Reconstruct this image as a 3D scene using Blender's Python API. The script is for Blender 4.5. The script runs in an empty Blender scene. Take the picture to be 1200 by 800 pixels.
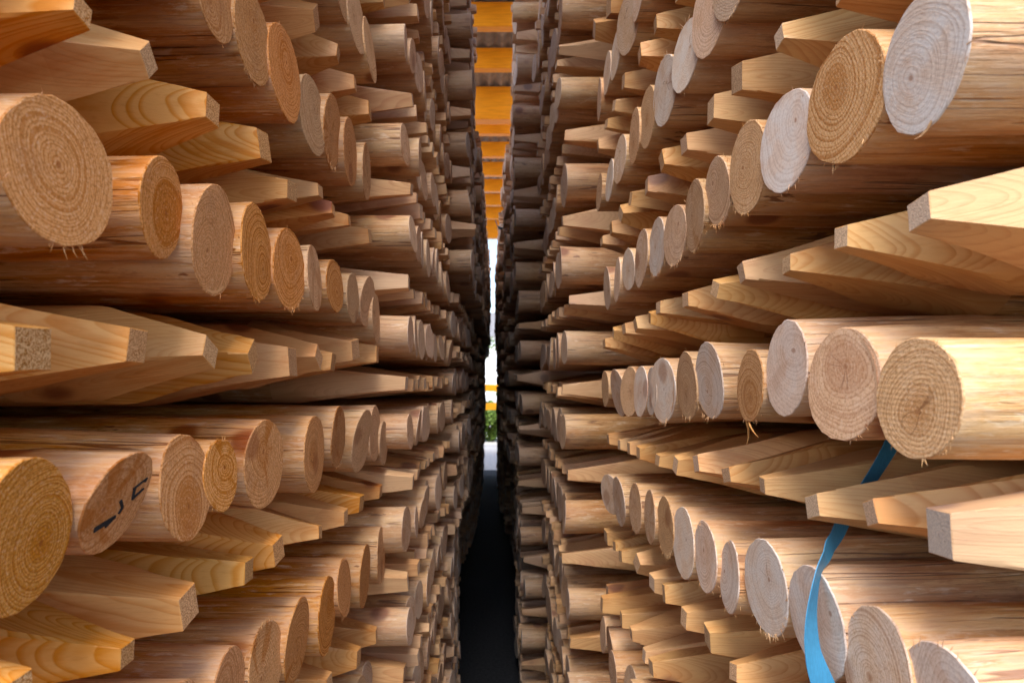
import bpy, math, random
from mathutils import Vector, Matrix

S = bpy.context.scene
COL = S.collection
EYE = 1.70                      # camera height above the floor, metres
F, U0, V0 = 800.0, 577.0, 445.0  # focal length and principal point in photo pixels

# ------------------------------------------------------------------ node helpers
def new_mat(name):
    m = bpy.data.materials.new(name); m.use_nodes = True
    nt = m.node_tree; nt.nodes.clear()
    out = nt.nodes.new('ShaderNodeOutputMaterial')
    b = nt.nodes.new('ShaderNodeBsdfPrincipled')
    nt.links.new(b.outputs[0], out.inputs[0])
    return m, nt, b

class NB:
    """small helper to write shader maths"""
    def __init__(s, nt): s.nt = nt
    def put(s, sock, v):
        if v is None: return
        if hasattr(v, 'links'): s.nt.links.new(v, sock)
        else: sock.default_value = v
    def m(s, op, a, b=None, c=None, clamp=False):
        n = s.nt.nodes.new('ShaderNodeMath'); n.operation = op; n.use_clamp = clamp
        for i, v in enumerate((a, b, c)): s.put(n.inputs[i], v)
        return n.outputs[0]
    def v(s, op, a, b=None, scale=None):
        n = s.nt.nodes.new('ShaderNodeVectorMath'); n.operation = op
        s.put(n.inputs[0], a)
        if b is not None: s.put(n.inputs[1], b)
        if scale is not None: s.put(n.inputs[3], scale)
        return n.outputs['Value'] if op in ('LENGTH', 'DOT_PRODUCT', 'DISTANCE') else n.outputs[0]
    def comb(s, x, y, z):
        n = s.nt.nodes.new('ShaderNodeCombineXYZ')
        for i, q in enumerate((x, y, z)): s.put(n.inputs[i], q)
        return n.outputs[0]
    def sep(s, a):
        n = s.nt.nodes.new('ShaderNodeSeparateXYZ'); s.put(n.inputs[0], a); return n.outputs
    def noise(s, vec, scale=1.0, detail=2.0, rough=0.5):
        n = s.nt.nodes.new('ShaderNodeTexNoise'); s.put(n.inputs['Vector'], vec)
        n.inputs['Scale'].default_value = scale; n.inputs['Detail'].default_value = detail
        n.inputs['Roughness'].default_value = rough
        return n.outputs[0]
    def voro(s, vec, scale=1.0):
        n = s.nt.nodes.new('ShaderNodeTexVoronoi'); s.put(n.inputs['Vector'], vec)
        n.inputs['Scale'].default_value = scale
        return n.outputs['Distance'], n.outputs['Color']
    def ramp(s, f, pts, mode='LINEAR'):
        n = s.nt.nodes.new('ShaderNodeValToRGB'); s.put(n.inputs[0], f)
        cr = n.color_ramp; cr.interpolation = mode
        while len(cr.elements) < len(pts): cr.elements.new(0.5)
        for e, (p, c) in zip(cr.elements, pts):
            e.position = p; e.color = (c, c, c, 1) if not isinstance(c, tuple) else (*c, 1)
        return n.outputs[0]
    def mix(s, f, a, b, mode='MIX'):
        n = s.nt.nodes.new('ShaderNodeMix'); n.data_type = 'RGBA'; n.blend_type = mode
        s.put(n.inputs[0], f)
        for i, q in ((6, a), (7, b)):
            s.put(n.inputs[i], (*q, 1) if isinstance(q, tuple) and len(q) == 3 else q)
        return n.outputs[2]
    def sstep(s, x, lo, hi):
        n = s.nt.nodes.new('ShaderNodeMapRange'); n.interpolation_type = 'SMOOTHSTEP'
        s.put(n.inputs[0], x); n.inputs[1].default_value = lo; n.inputs[2].default_value = hi
        return n.outputs[0]

def wood_material(name, kind):
    """solid pine: growth rings round a wandering pith, cut by whatever surface the post has.
    kind: 'shaft' peeled round surface, 'end' sawn across, 'tip' axed facets"""
    m, nt, b = new_mat(name); N = NB(nt)
    at = nt.nodes.new('ShaderNodeAttribute'); at.attribute_name = 'pc'
    rn = nt.nodes.new('ShaderNodeAttribute'); rn.attribute_name = 'rnd'
    pc = at.outputs['Vector']
    sr = nt.nodes.new('ShaderNodeSeparateColor'); nt.links.new(rn.outputs['Color'], sr.inputs[0])
    tone, white, seed = sr.outputs[0], sr.outputs[1], sr.outputs[2]
    cool_light = N.m('MAXIMUM', N.m('SUBTRACT', tone, 1.0), 0.0); tone = N.m('MINIMUM', tone, 1.0)  # tone past one: cool dim light of the deep aisle, painted as grey
    warm = N.m('MAXIMUM', N.m('MULTIPLY', white, -1.0), 0.0); white = N.m('MAXIMUM', white, 0.0)
    heart = rn.outputs['Alpha']
    off = N.comb(N.m('MULTIPLY', seed, 37.3), N.m('MULTIPLY', seed, 91.7), N.m('MULTIPLY', seed, 53.1))
    x, y, z = N.sep(pc)
    P = N.v('ADD', pc, off)
    # wandering pith and rings
    w1 = N.noise(N.v('MULTIPLY', P, (2.2, 14, 14)), 1.0, 1.0 if kind == 'end' else 2.0)
    w2 = N.noise(N.v('MULTIPLY', N.v('ADD', P, (7.1, 3.3, 9.9)), (1.6, 9, 9)), 1.0, 1.0)
    py = N.m('MULTIPLY', N.m('SUBTRACT', w2, 0.5), 0.05)
    s2 = N.m('FRACT', N.m('MULTIPLY', seed, 13.7)); s3 = N.m('FRACT', N.m('MULTIPLY', seed, 29.3)); s4 = N.m('FRACT', N.m('MULTIPLY', seed, 61.9))
    yy = N.m('SUBTRACT', N.m('ADD', y, py), N.m('MULTIPLY', N.m('SUBTRACT', s2, 0.5), 0.040))
    zz = N.m('SUBTRACT', z, N.m('MULTIPLY', N.m('SUBTRACT', s3, 0.5), 0.040))
    rr = N.m('SQRT', N.m('ADD', N.m('MULTIPLY', yy, yy), N.m('MULTIPLY', zz, zz)))
    rw = N.m('ADD', rr, N.m('MULTIPLY', N.m('SUBTRACT', w1, 0.5), 0.008 if kind == 'end' else 0.020))
    freq = N.m('ADD', 190.0, N.m('MULTIPLY', s4, 150.0))
    uneven = N.noise(N.comb(N.m('MULTIPLY', rw, 130.0), N.m('MULTIPLY', seed, 77.0), 0.0), 1.0, 1.0)
    ph = N.m('FRACT', N.m('ADD', N.m('MULTIPLY', rw, freq), N.m('MULTIPLY', uneven, 3.2)))
    ring = N.ramp(ph, [(0.0, 0.0), (0.45, 0.12), (0.80, 0.85), (0.90, 1.0), (1.0, 0.0)])
    # fibre streaks along the post
    fine = N.noise(N.v('MULTIPLY', P, (9, 230, 230)), 1.0, 4.0, 0.65)
    broad = N.noise(N.v('MULTIPLY', P, (3.0, 46, 46)), 1.0, 4.0, 0.6)
    patch = N.noise(N.v('MULTIPLY', P, (20, 85, 85)), 1.0, 5.0, 0.70)
    blotch = N.noise(N.v('MULTIPLY', N.v('ADD', P, (3.1, 8.7, 2.2)), (5, 14, 14)), 1.0, 3.0, 0.6)
    # knots, few
    kd, kc = N.voro(N.v('MULTIPLY', P, (8.5, 10, 10)), 1.0)
    ksel = N.sep(kc)[0]
    kn = N.m('MULTIPLY', N.m('SUBTRACT', 1.0, N.sstep(kd, 0.13, 0.24)), N.m('GREATER_THAN', ksel, 0.52))
    khalo = N.m('MULTIPLY', N.m('SUBTRACT', 1.0, N.sstep(kd, 0.16, 0.52)), N.m('GREATER_THAN', ksel, 0.52))
    bsrc = None
    geo = nt.nodes.new('ShaderNodeNewGeometry')
    nx = N.m('ABSOLUTE', N.sep(geo.outputs['Normal'])[0])
    if kind == 'shaft':
        c = N.mix(N.sstep(broad, 0.36, 0.66), (0.66, 0.445, 0.205), (0.50, 0.265, 0.085))
        c = N.mix(N.m('MULTIPLY', N.sstep(patch, 0.53, 0.62), 0.62), c, (0.33, 0.155, 0.042))
        c = N.mix(N.m('MULTIPLY', N.sstep(patch, 0.46, 0.34), 0.80), c, (0.76, 0.61, 0.41))
        c = N.mix(N.m('MULTIPLY', N.sstep(fine, 0.52, 0.66), 0.42), c, (0.22, 0.095, 0.03))
        c = N.mix(N.m('MULTIPLY', N.sstep(fine, 0.46, 0.34), 0.50), c, (0.74, 0.56, 0.32))
        c = N.mix(N.m('MULTIPLY', ring, 0.16), c, (0.33, 0.16, 0.06))
        c = N.mix(N.m('MULTIPLY', N.sstep(blotch, 0.56, 0.70), 0.36), c, (0.36, 0.15, 0.035))
        # dry fibres stand out near the sawn end
        near = N.m('SUBTRACT', 1.0, N.sstep(x, 0.0, 0.11))
        c = N.mix(N.m('MULTIPLY', near, N.m('MULTIPLY', N.sstep(patch, 0.35, 0.6), 0.55)), c, (0.70, 0.55, 0.37))
        crack = N.noise(N.v('MULTIPLY', N.v('ADD', P, (1.7, 4.4, 6.2)), (1.4, 44, 44)), 1.0, 2.0, 0.5)
        crack = N.m('MULTIPLY', N.m('SUBTRACT', 1.0, N.sstep(N.m('ABSOLUTE', N.m('SUBTRACT', crack, 0.5)), 0.004, 0.016)), N.sstep(blotch, 0.48, 0.56))
        c = N.mix(N.m('MULTIPLY', crack, 0.75), c, (0.15, 0.065, 0.025))
        bark = N.noise(N.v('MULTIPLY', N.v('ADD', P, (9.3, 2.1, 5.5)), (9, 30, 30)), 1.0, 4.0, 0.62)
        c = N.mix(N.m('MULTIPLY', N.sstep(bark, 0.665, 0.69), 0.8), c, (0.17, 0.075, 0.03))
        c = N.mix(N.m('MULTIPLY', khalo, 0.35), c, (0.50, 0.24, 0.08))
        c = N.mix(N.m('MULTIPLY', kn, 0.85), c, (0.20, 0.075, 0.028))
        c = N.mix(N.m('MULTIPLY', white, 0.16), c, (0.58, 0.48, 0.38))
        h = N.m('SUBTRACT', N.m('ADD', N.m('MULTIPLY', fine, 0.6), N.m('MULTIPLY', patch, 0.5)), N.m('MULTIPLY', crack, 0.6))
        bstr, bdist = 0.7, 0.005; rough = 0.55
    elif kind == 'end':
        speck = N.noise(N.v('MULTIPLY', P, (300, 430, 430)), 1.0, 2.0, 0.7)
        ang = N.m('MULTIPLY', s3, 6.283)
        saw = N.m('ADD', N.m('MULTIPLY', y, N.m('COSINE', ang)), N.m('MULTIPLY', z, N.m('SINE', ang)))
        sawn = N.m('SINE', N.m('ADD', N.m('MULTIPLY', saw, N.m('ADD', 1100.0, N.m('MULTIPLY', s2, 900.0))), N.m('MULTIPLY', w1, 7.0)))
        blot = N.noise(N.v('MULTIPLY', P, (20, 26, 26)), 1.0, 3.0, 0.6)
        tan = N.mix(N.m('MULTIPLY', ring, N.m('ADD', 0.55, N.m('MULTIPLY', s2, 0.4))), (0.66, 0.435, 0.215), (0.36, 0.175, 0.055))
        core = N.m('SUBTRACT', 1.0, N.sstep(N.m('ADD', rw, N.m('MULTIPLY', s4, 0.016)), 0.022, 0.034))
        tan = N.mix(N.m('MULTIPLY', N.m('MULTIPLY', core, heart), 0.62), tan, (0.40, 0.205, 0.07))
        tan = N.mix(N.m('MULTIPLY', N.sstep(blot, 0.50, 0.72), 0.40), tan, (0.40, 0.25, 0.125))
        grey = N.mix(N.m('MULTIPLY', ring, N.m('ADD', 0.34, N.m('MULTIPLY', s2, 0.36))), (0.66, 0.625, 0.585), (0.44, 0.36, 0.28))
        grey = N.mix(N.m('MULTIPLY', N.m('MULTIPLY', core, heart), 0.4), grey, (0.56, 0.42, 0.30))
        grey = N.mix(N.m('MULTIPLY', N.sstep(blot, 0.5, 0.75), 0.35), grey, (0.55, 0.52, 0.50))
        c = N.mix(N.m('MULTIPLY', white, N.m('ADD', 0.62, N.m('MULTIPLY', N.sstep(blot, 0.62, 0.38), 0.34))), tan, grey)
        c = N.mix(N.m('MULTIPLY', N.m('MULTIPLY', N.sstep(speck, 0.51, 0.64), 0.55), N.m('SUBTRACT', 1.0, N.m('MULTIPLY', white, 0.7))), c, (0.27, 0.15, 0.06))
        c = N.mix(N.m('MULTIPLY', N.sstep(speck, 0.46, 0.32), 0.22), c, (0.82, 0.72, 0.56))
        th0 = N.m('ARCTAN2', zz, yy)
        wn = N.noise(N.comb(N.m('MULTIPLY', N.m('COSINE', th0), 1.6), N.m('MULTIPLY', N.m('SINE', th0), 1.6), N.m('ADD', N.m('MULTIPLY', seed, 45.0), N.m('MULTIPLY', rr, 12.0))), 1.0, 2.0)
        whorl = N.m('MULTIPLY', N.m('MULTIPLY', N.sstep(wn, 0.54, 0.62), N.sstep(rr, 0.006, 0.020)), N.m('GREATER_THAN', N.m('FRACT', N.m('MULTIPLY', seed, 23.9)), 0.72))
        c = N.mix(N.m('MULTIPLY', whorl, N.m('SUBTRACT', 0.55, N.m('MULTIPLY', white, 0.48))), c, (0.36, 0.17, 0.05))
        # drying cracks out of the pith
        th = N.m('ARCTAN2', zz, yy)
        cr = N.noise(N.comb(N.m('MULTIPLY', th, 0.42), N.m('MULTIPLY', seed, 55.0), N.m('MULTIPLY', rr, 9.0)), 1.0, 1.0)
        crk = N.m('MULTIPLY', N.m('SUBTRACT', 1.0, N.sstep(N.m('ABSOLUTE', N.m('SUBTRACT', cr, 0.5)), 0.0, 0.008)), N.m('GREATER_THAN', N.m('FRACT', N.m('MULTIPLY', seed, 17.3)), 0.66))
        crk = N.m('MULTIPLY', crk, N.sstep(rr, 0.028, 0.010))
        c = N.mix(N.m('MULTIPLY', crk, 0.7), c, (0.16, 0.075, 0.03))
        pith = N.sstep(rr, 0.0036, 0.0018)
        c = N.mix(N.m('MULTIPLY', pith, 0.6), c, (0.25, 0.12, 0.05))
        c = N.mix(N.m('MULTIPLY', kn, 0.5), c, (0.24, 0.11, 0.05))
        h = N.m('ADD', N.m('ADD', N.m('MULTIPLY', speck, 0.9), N.m('MULTIPLY', sawn, N.m('SUBTRACT', 0.12, N.m('MULTIPLY', white, 0.08)))), N.m('MULTIPLY', ring, 0.12))
        bstr, bdist = 0.42, 0.0016; rough = 0.8
    else:
        c = N.mix(N.m('MULTIPLY', ring, N.m('ADD', 0.24, N.m('MULTIPLY', s2, 0.36))), (0.67, 0.435, 0.19), (0.45, 0.20, 0.052))
        c = N.mix(N.m('MULTIPLY', N.sstep(broad, 0.45, 0.7), 0.36), c, (0.44, 0.185, 0.04))
        c = N.mix(N.m('MULTIPLY', N.sstep(fine, 0.52, 0.72), 0.22), c, (0.38, 0.19, 0.07))
        c = N.mix(N.m('MULTIPLY', khalo, 0.45), c, (0.42, 0.18, 0.055))
        c = N.mix(N.m('MULTIPLY', kn, 0.85), c, (0.16, 0.06, 0.025))
        speck = N.noise(N.v('MULTIPLY', P, (500, 700, 700)), 1.0, 2.0, 0.7)
        eg = N.mix(N.sstep(speck, 0.38, 0.62), (0.70, 0.51, 0.29), (0.33, 0.185, 0.07))
        eg = N.mix(N.m('MULTIPLY', white, 0.6), eg, (0.66, 0.63, 0.60))
        c = N.mix(N.m('MULTIPLY', white, 0.30), c, (0.66, 0.57, 0.45))
        c = N.mix(N.sstep(nx, 0.80, 0.92), c, eg)
        h = N.m('ADD', N.m('MULTIPLY', fine, 0.5), N.m('MULTIPLY', N.m('MULTIPLY', speck, N.sstep(nx, 0.8, 0.92)), 1.5))
        h = N.m('ADD', h, N.m('MULTIPLY', ring, 0.12))
        bstr, bdist = 0.35, 0.003; rough = 0.48
    c = N.mix(N.m('MULTIPLY', cool_light, 0.9), c, (0.28, 0.225, 0.195) if kind != 'end' else (0.46, 0.43, 0.43))  # grey mixed into the wood in place of cool light down the aisle
    hsv = nt.nodes.new('ShaderNodeHueSaturation'); nt.links.new(c, hsv.inputs['Color'])
    N.put(hsv.inputs['Hue'], N.m('SUBTRACT', N.m('ADD', 0.4840, N.m('MULTIPLY', s4, 0.007)), N.m('MULTIPLY', warm, 0.013 if kind == 'tip' else 0.018)))
    N.put(hsv.inputs['Value'], N.m('ADD', 0.86, N.m('MULTIPLY', tone, 0.32)))
    N.put(hsv.inputs['Saturation'], N.m('SUBTRACT', N.m('ADD', N.m('ADD', 1.07, N.m('MULTIPLY', warm, 0.10 if kind == 'tip' else 0.27)), N.m('MULTIPLY', s2, 0.14)), N.m('MULTIPLY', cool_light, 0.5)))
    nt.links.new(hsv.outputs[0], b.inputs['Base Color'])
    b.inputs['Roughness'].default_value = rough
    b.inputs['Specular IOR Level'].default_value = 0.40
    bp = nt.nodes.new('ShaderNodeBump'); bp.inputs['Strength'].default_value = bstr; bp.inputs['Distance'].default_value = bdist
    if kind == 'end': N.put(bp.inputs['Strength'], N.m('ADD', 0.10, N.m('MULTIPLY', s4, 0.30)))
    nt.links.new(h, bp.inputs['Height']); nt.links.new(bp.outputs[0], b.inputs['Normal'])
    return m

M_SHAFT = wood_material('peeled_pine', 'shaft')
M_END = wood_material('sawn_end_grain', 'end')
M_TIP = wood_material('axed_pine', 'tip')

def simple(name, rgb, rough=0.7, scale=8.0, amt=0.25, bump=0.2, bdist=0.01, spec=0.3, stretch=(1, 1, 1)):
    m, nt, b = new_mat(name); N = NB(nt)
    tc = nt.nodes.new('ShaderNodeTexCoord')
    n = N.noise(N.v('MULTIPLY', tc.outputs['Object'], stretch), scale, 5.0, 0.6)
    dark = tuple(q * (1 - amt) for q in rgb); lite = tuple(min(1, q * (1 + amt)) for q in rgb)
    nt.links.new(N.mix(N.sstep(n, 0.3, 0.7), dark, lite), b.inputs['Base Color'])
    b.inputs['Roughness'].default_value = rough; b.inputs['Specular IOR Level'].default_value = spec
    bp = nt.nodes.new('ShaderNodeBump'); bp.inputs['Strength'].default_value = bump; bp.inputs['Distance'].default_value = bdist
    nt.links.new(n, bp.inputs['Height']); nt.links.new(bp.outputs[0], b.inputs['Normal'])
    return m

M_ASPHALT = simple('asphalt', (0.030, 0.032, 0.037), 0.85, 60, 0.35, 0.4, 0.006)
M_YARD = simple('pale_gravel', (0.30, 0.285, 0.26), 0.95, 18, 0.2, 0.4, 0.01)
M_ORANGE = simple('orange_glazed_timber', (0.95, 0.39, 0.012), 0.45, 5, 0.14, 0.12, 0.004, 0.4, (1.0, 12, 12))
M_ROOF = simple('corrugated_steel', (0.30, 0.28, 0.27), 0.5, 6, 0.25, 0.05, 0.004, 0.4)
M_BLUE = simple('blue_polyester', (0.05, 0.26, 0.46), 0.5, 40, 0.12, 0.15, 0.001, 0.45, (30, 4, 4))
M_BLUE2 = simple('weathered_blue_polyester', (0.03, 0.16, 0.30), 0.5, 40, 0.15, 0.15, 0.001, 0.4)
M_WHITE = simple('white_render', (0.76, 0.75, 0.73), 0.85, 4, 0.06, 0.1, 0.01)
M_RTILE = simple('grey_roof_sheet', (0.25, 0.24, 0.24), 0.7, 5, 0.2, 0.1, 0.01)
M_LEAF = simple('green_leaves', (0.12, 0.20, 0.03), 0.6, 9, 0.5, 0.1, 0.01)
M_TRUNK = simple('grey_bark', (0.13, 0.10, 0.075), 0.9, 14, 0.35, 0.5, 0.02)
M_GLASS = simple('dark_glass', (0.03, 0.035, 0.04), 0.08, 3, 0.1, 0.0, 0.001, 0.5)
M_INK = simple('black_marking_ink', (0.02, 0.02, 0.022), 0.8, 200, 0.3, 0.1, 0.001)
M_BEARER = simple('bearer_timber', (0.33, 0.24, 0.15), 0.8, 10, 0.3, 0.2, 0.004, 0.3, (1, 8, 8))

# ------------------------------------------------------------------ mesh builder
class MB:
    def __init__(s): s.v, s.f, s.pc, s.rn, s.mi, s.sm = [], [], [], [], [], []
    def vert(s, co, pc=(0, 0, 0), rn=(0, 0, 0, 0)):
        s.v.append(co); s.pc.append(pc); s.rn.append(rn); return len(s.v) - 1
    def face(s, idx, mi=0, smooth=True): s.f.append(idx); s.mi.append(mi); s.sm.append(smooth)
    def box(s, c, d, mi=0):
        cx, cy, cz = c; a, b, e = d[0] / 2, d[1] / 2, d[2] / 2
        k = [s.vert((cx + i * a, cy + j * b, cz + l * e)) for i in (-1, 1) for j in (-1, 1) for l in (-1, 1)]
        for q in ((0, 1, 3, 2), (4, 6, 7, 5), (0, 4, 5, 1), (2, 3, 7, 6), (0, 2, 6, 4), (1, 5, 7, 3)):
            s.face([k[i] for i in q], mi, False)
    def build(s, name, mats, parent=None, attrs=True, sharp=None, bevel=None):
        me = bpy.data.meshes.new(name); me.from_pydata(s.v, [], s.f)
        for m in (mats if isinstance(mats, (list, tuple)) else [mats]): me.materials.append(m)
        me.polygons.foreach_set('material_index', s.mi)
        me.polygons.foreach_set('use_smooth', s.sm)
        if attrs:
            a = me.attributes.new('pc', 'FLOAT_VECTOR', 'POINT'); a.data.foreach_set('vector', [q for p in s.pc for q in p])
            a = me.attributes.new('rnd', 'FLOAT_COLOR', 'POINT'); a.data.foreach_set('color', [q for p in s.rn for q in p])
        me.update()
        if sharp: me.set_sharp_from_angle(angle=math.radians(sharp))
        o = bpy.data.objects.new(name, me); COL.objects.link(o)
        if parent: o.parent = parent
        if bevel:
            b = o.modifiers.new('edge', 'BEVEL'); b.width = bevel; b.segments = 2
        return o

def tag(o, label=None, cat=None, group=None, kind=None):
    for k, q in (('label', label), ('category', cat), ('group', group), ('kind', kind)):
        if q: o[k] = q
    return o

# ------------------------------------------------------------------ the posts
LEN = 2.1
def blunt_geo(shaft, end, sx, r, rn, T, rng, nseg, hero=True, tilt=(0, 0)):
    """round peeled post whose sawn end looks into the aisle. sx: +1 runs to +X (right stack), -1 to -X. T maps local to target space"""
    p = [rng.uniform(0, 6.28) for _ in range(4)]
    a2, a3, a5 = rng.uniform(0.0, 0.035), rng.uniform(0, 0.02), rng.uniform(0, 0.010)
    grow = rng.uniform(0.0, 0.06)
    bow = rng.uniform(-0.006, 0.006) if hero else 0
    lip = 0.0016
    xs = [lip, 0.02, 0.05, 0.09, 0.14, 0.19, 0.25, 0.32, 0.40, 0.50, 0.65, 0.9, LEN] if hero else [lip, 0.22, LEN]
    jit = [rng.gauss(0, 0.0075) for _ in range(nseg)]
    def rad(t, x):
        q = 1 + a2 * math.cos(2 * t + p[0]) + a3 * math.cos(3 * t + p[1]) + a5 * math.cos(5 * t + p[2])
        q += grow * min(x, 0.8) + ((0.016 * math.sin(9 * x + p[3] + 2 * t) + 0.012 * math.sin(23 * x + p[1] - 3 * t) + 0.006 * math.sin(41 * x + p[2] + t)) if hero else 0)
        return r * q
    def put(mb, x, t, k, rr=None, skew=0.0):
        R = rad(t, x) * (1 + (jit[k] if hero else 0) * max(0, 1 - x / 0.05)) if rr is None else rr
        y, z = R * math.cos(t), R * math.sin(t)
        xx = x + skew * (tilt[0] * y + tilt[1] * z)
        zz = z + bow * math.sin(x * 2.2)
        return mb.vert(T(sx * xx, y, zz), (xx, y, z), rn)
    ang = [2 * math.pi * k / nseg for k in range(nseg)]
    rings = [[put(shaft, x, t, k, None, max(0, 1 - x / 0.12)) for k, t in enumerate(ang)] for x in xs]
    def strip(mb, A, B, mi, smooth=True):
        n = len(A)
        for k in range(n):
            q = [A[k], A[(k + 1) % n], B[(k + 1) % n], B[k]]
            mb.face(q if sx > 0 else q[::-1], mi, smooth)
    for A, B in zip(rings, rings[1:]): strip(shaft, A, B, 0)
    shaft.face(rings[-1] if sx < 0 else rings[-1][::-1], 0, False)
    # sawn end: short rim, small worn edge, flat face
    mi = 0 if end is not shaft else 1
    back = [put(end, lip, t, k, None, max(0, 1 - lip / 0.12)) for k, t in enumerate(ang)]
    chamf = [0.0016 if hero else 0.001, 0.0]
    e1 = [put(end, 0.0007, t, k, None, 1) for k, t in enumerate(ang)]
    e0 = [put(end, 0.0, t, k, rad(t, 0) * (1 + (jit[k] if hero else 0)) - 0.0007, 1) for k, t in enumerate(ang)]
    strip(end, e1, back, mi); strip(end, e0, e1, mi)
    prev = e0
    for fr in ((0.6, 0.25) if hero else ()):
        cur = [put(end, 0.0, t, k, rad(t, 0) * fr, 1) for k, t in enumerate(ang)]
        strip(end, cur, prev, mi, True); prev = cur
    c = put(end, 0.0, 0, 0, 0.0, 1)
    for k in range(nseg):
        q = [c, prev[(k + 1) % nseg], prev[k]]
        end.face(q if sx > 0 else q[::-1], mi, True)

def fringe_geo(mb, sx, r, rn, T, rng, n, where):
    """torn fibres hanging off the sawn edge, rooted in a thin band of wood inside the rim"""
    band = [[mb.vert(T(sx * .0045, r * q * math.cos(.2618 * k), r * q * math.sin(.2618 * k)), (.01, 0, 0), rn) for k in range(24)] for q in (.88, .93)]
    for k in range(24): mb.face([band[0][k], band[0][(k + 1) % 24], band[1][(k + 1) % 24], band[1][k]], 0, False)
    for _ in range(n):
        t = where + rng.gauss(0, 0.5) if rng.random() < .6 else rng.uniform(0, 6.28); L = rng.uniform(0.0015, 0.0065) * (1.6 if rng.random() < .12 else 1); w = rng.uniform(0.0002, 0.0005)
        L += .0035
        d = Vector((rng.uniform(-0.35, 0.15), math.cos(t) + rng.uniform(-.6, .6), math.sin(t) + rng.uniform(-.6, .6))).normalized()
        o = Vector((rng.uniform(0.0, 0.003), r * 0.935 * math.cos(t), r * 0.935 * math.sin(t)))
        s1 = d.cross(Vector((1, 0.3, 0.2))).normalized() * w * 1.5; s2 = d.cross(s1).normalized() * w
        mid = o + d * L * 0.55 + Vector((0, rng.uniform(-1, 1), rng.uniform(-1, 1))) * 0.0015
        tip = o + d * L + Vector((0, rng.uniform(-1, 1), rng.uniform(-1, 1))) * 0.004
        a = [mb.vert(T(sx * q.x, q.y, q.z), (0.02, q.y, q.z), rn) for q in (o + s1, o - s1 * .5 + s2, o - s1 * .5 - s2)]
        b = [mb.vert(T(sx * q.x, q.y, q.z), (0.05, q.y, q.z), rn) for q in (mid + s1 * .8, mid - s1 * .4 + s2 * .8, mid - s1 * .4 - s2 * .8)]
        e = mb.vert(T(sx * tip.x, tip.y, tip.z), (0.08, tip.y, tip.z), rn)
        for k in range(3):
            mb.face([a[k], a[(k + 1) % 3], b[(k + 1) % 3], b[k]], 0, False); mb.face([b[k], b[(k + 1) % 3], e], 0, False)

def tip_geo(shaft, tip, sx, r, rn, T, rng, nseg, hero=True, s=0.034, rot=0.0, Lt=0.2):
    """post axed to a blunt four-sided point that looks into the aisle"""
    half = s / 2
    hk = [half * rng.uniform(0.72, 1.22) for _ in range(4)]
    Lk = [Lt * rng.uniform(0.82, 1.2) for _ in range(4)]
    if rng.random() < 0.35: Lk[rng.randrange(4)] *= 1.35
    mi = 0 if tip is not shaft else 2
    p0, a2 = rng.uniform(0, 6.28), rng.uniform(0, 0.03)
    def rho(t, x):
        R = r * (1 + a2 * math.cos(2 * t + p0))
        for k in range(4):
            c = math.cos(t - (rot + k * math.pi / 2))
            if c > 1e-3:
                w = hk[k] + x * (r - hk[k]) / Lk[k]
                w -= 0.0018 * math.sin(math.pi * min(1, x / Lk[k]))
                R = min(R, w / c)
        return R
    ang = sorted({round((2 * math.pi * k / nseg + rot) % (2 * math.pi), 5) for k in range(nseg)}
                 | {round((rot + math.atan2(hk[(k + 1) % 4], hk[k]) + k * math.pi / 2) % (2 * math.pi), 5) for k in range(4)})
    top = max(Lk) * 1.02
    m = 16 if hero else 4
    bow = rng.uniform(-0.004, 0.004) if hero else 0
    xs_t = [top * (k / m) for k in range(m + 1)]
    xs_s = [top, 0.5, 0.85, LEN] if hero else [top, LEN]
    bev = 0.0008
    def put(mb, x, t, R): 
        y, z = R * math.cos(t), R * math.sin(t)
        return mb.vert(T(sx * x, y, z + bow * math.sin(2 * x)), (x, y, z), rn)
    n = len(ang)
    def strip(mb, A, B, mi, smooth=True):
        for k in range(n):
            q = [A[k], A[(k + 1) % n], B[(k + 1) % n], B[k]]
            mb.face(q if sx > 0 else q[::-1], mi, smooth)
    sk = rng.uniform(-0.10, 0.10), rng.uniform(-0.10, 0.10)
    def putt(mb, x, t, R):
        y, z = R * math.cos(t), R * math.sin(t)
        xx = x + max(0, 1 - x / 0.03) * (sk[0] * y + sk[1] * z)
        return mb.vert(T(sx * xx, y, z + bow * math.sin(2 * x)), (xx, y, z), rn)
    rt = [[putt(tip, x, t, rho(t, x)) for t in ang] for x in xs_t]
    for A, B in zip(rt, rt[1:]): strip(tip, A, B, mi)
    e = [putt(tip, -bev, t, rho(t, 0) - bev) for t in ang]
    strip(tip, e, rt[0], mi, False)
    tip.face(e[::-1] if sx > 0 else e, mi, False)
    rs = [[put(shaft, x, t, rho(t, max(x, top))) for t in ang] for x in xs_s]
    for A, B in zip(rs, rs[1:]): strip(shaft, A, B, 0)
    shaft.face(rs[-1] if sx < 0 else rs[-1][::-1], 0, False)

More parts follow.
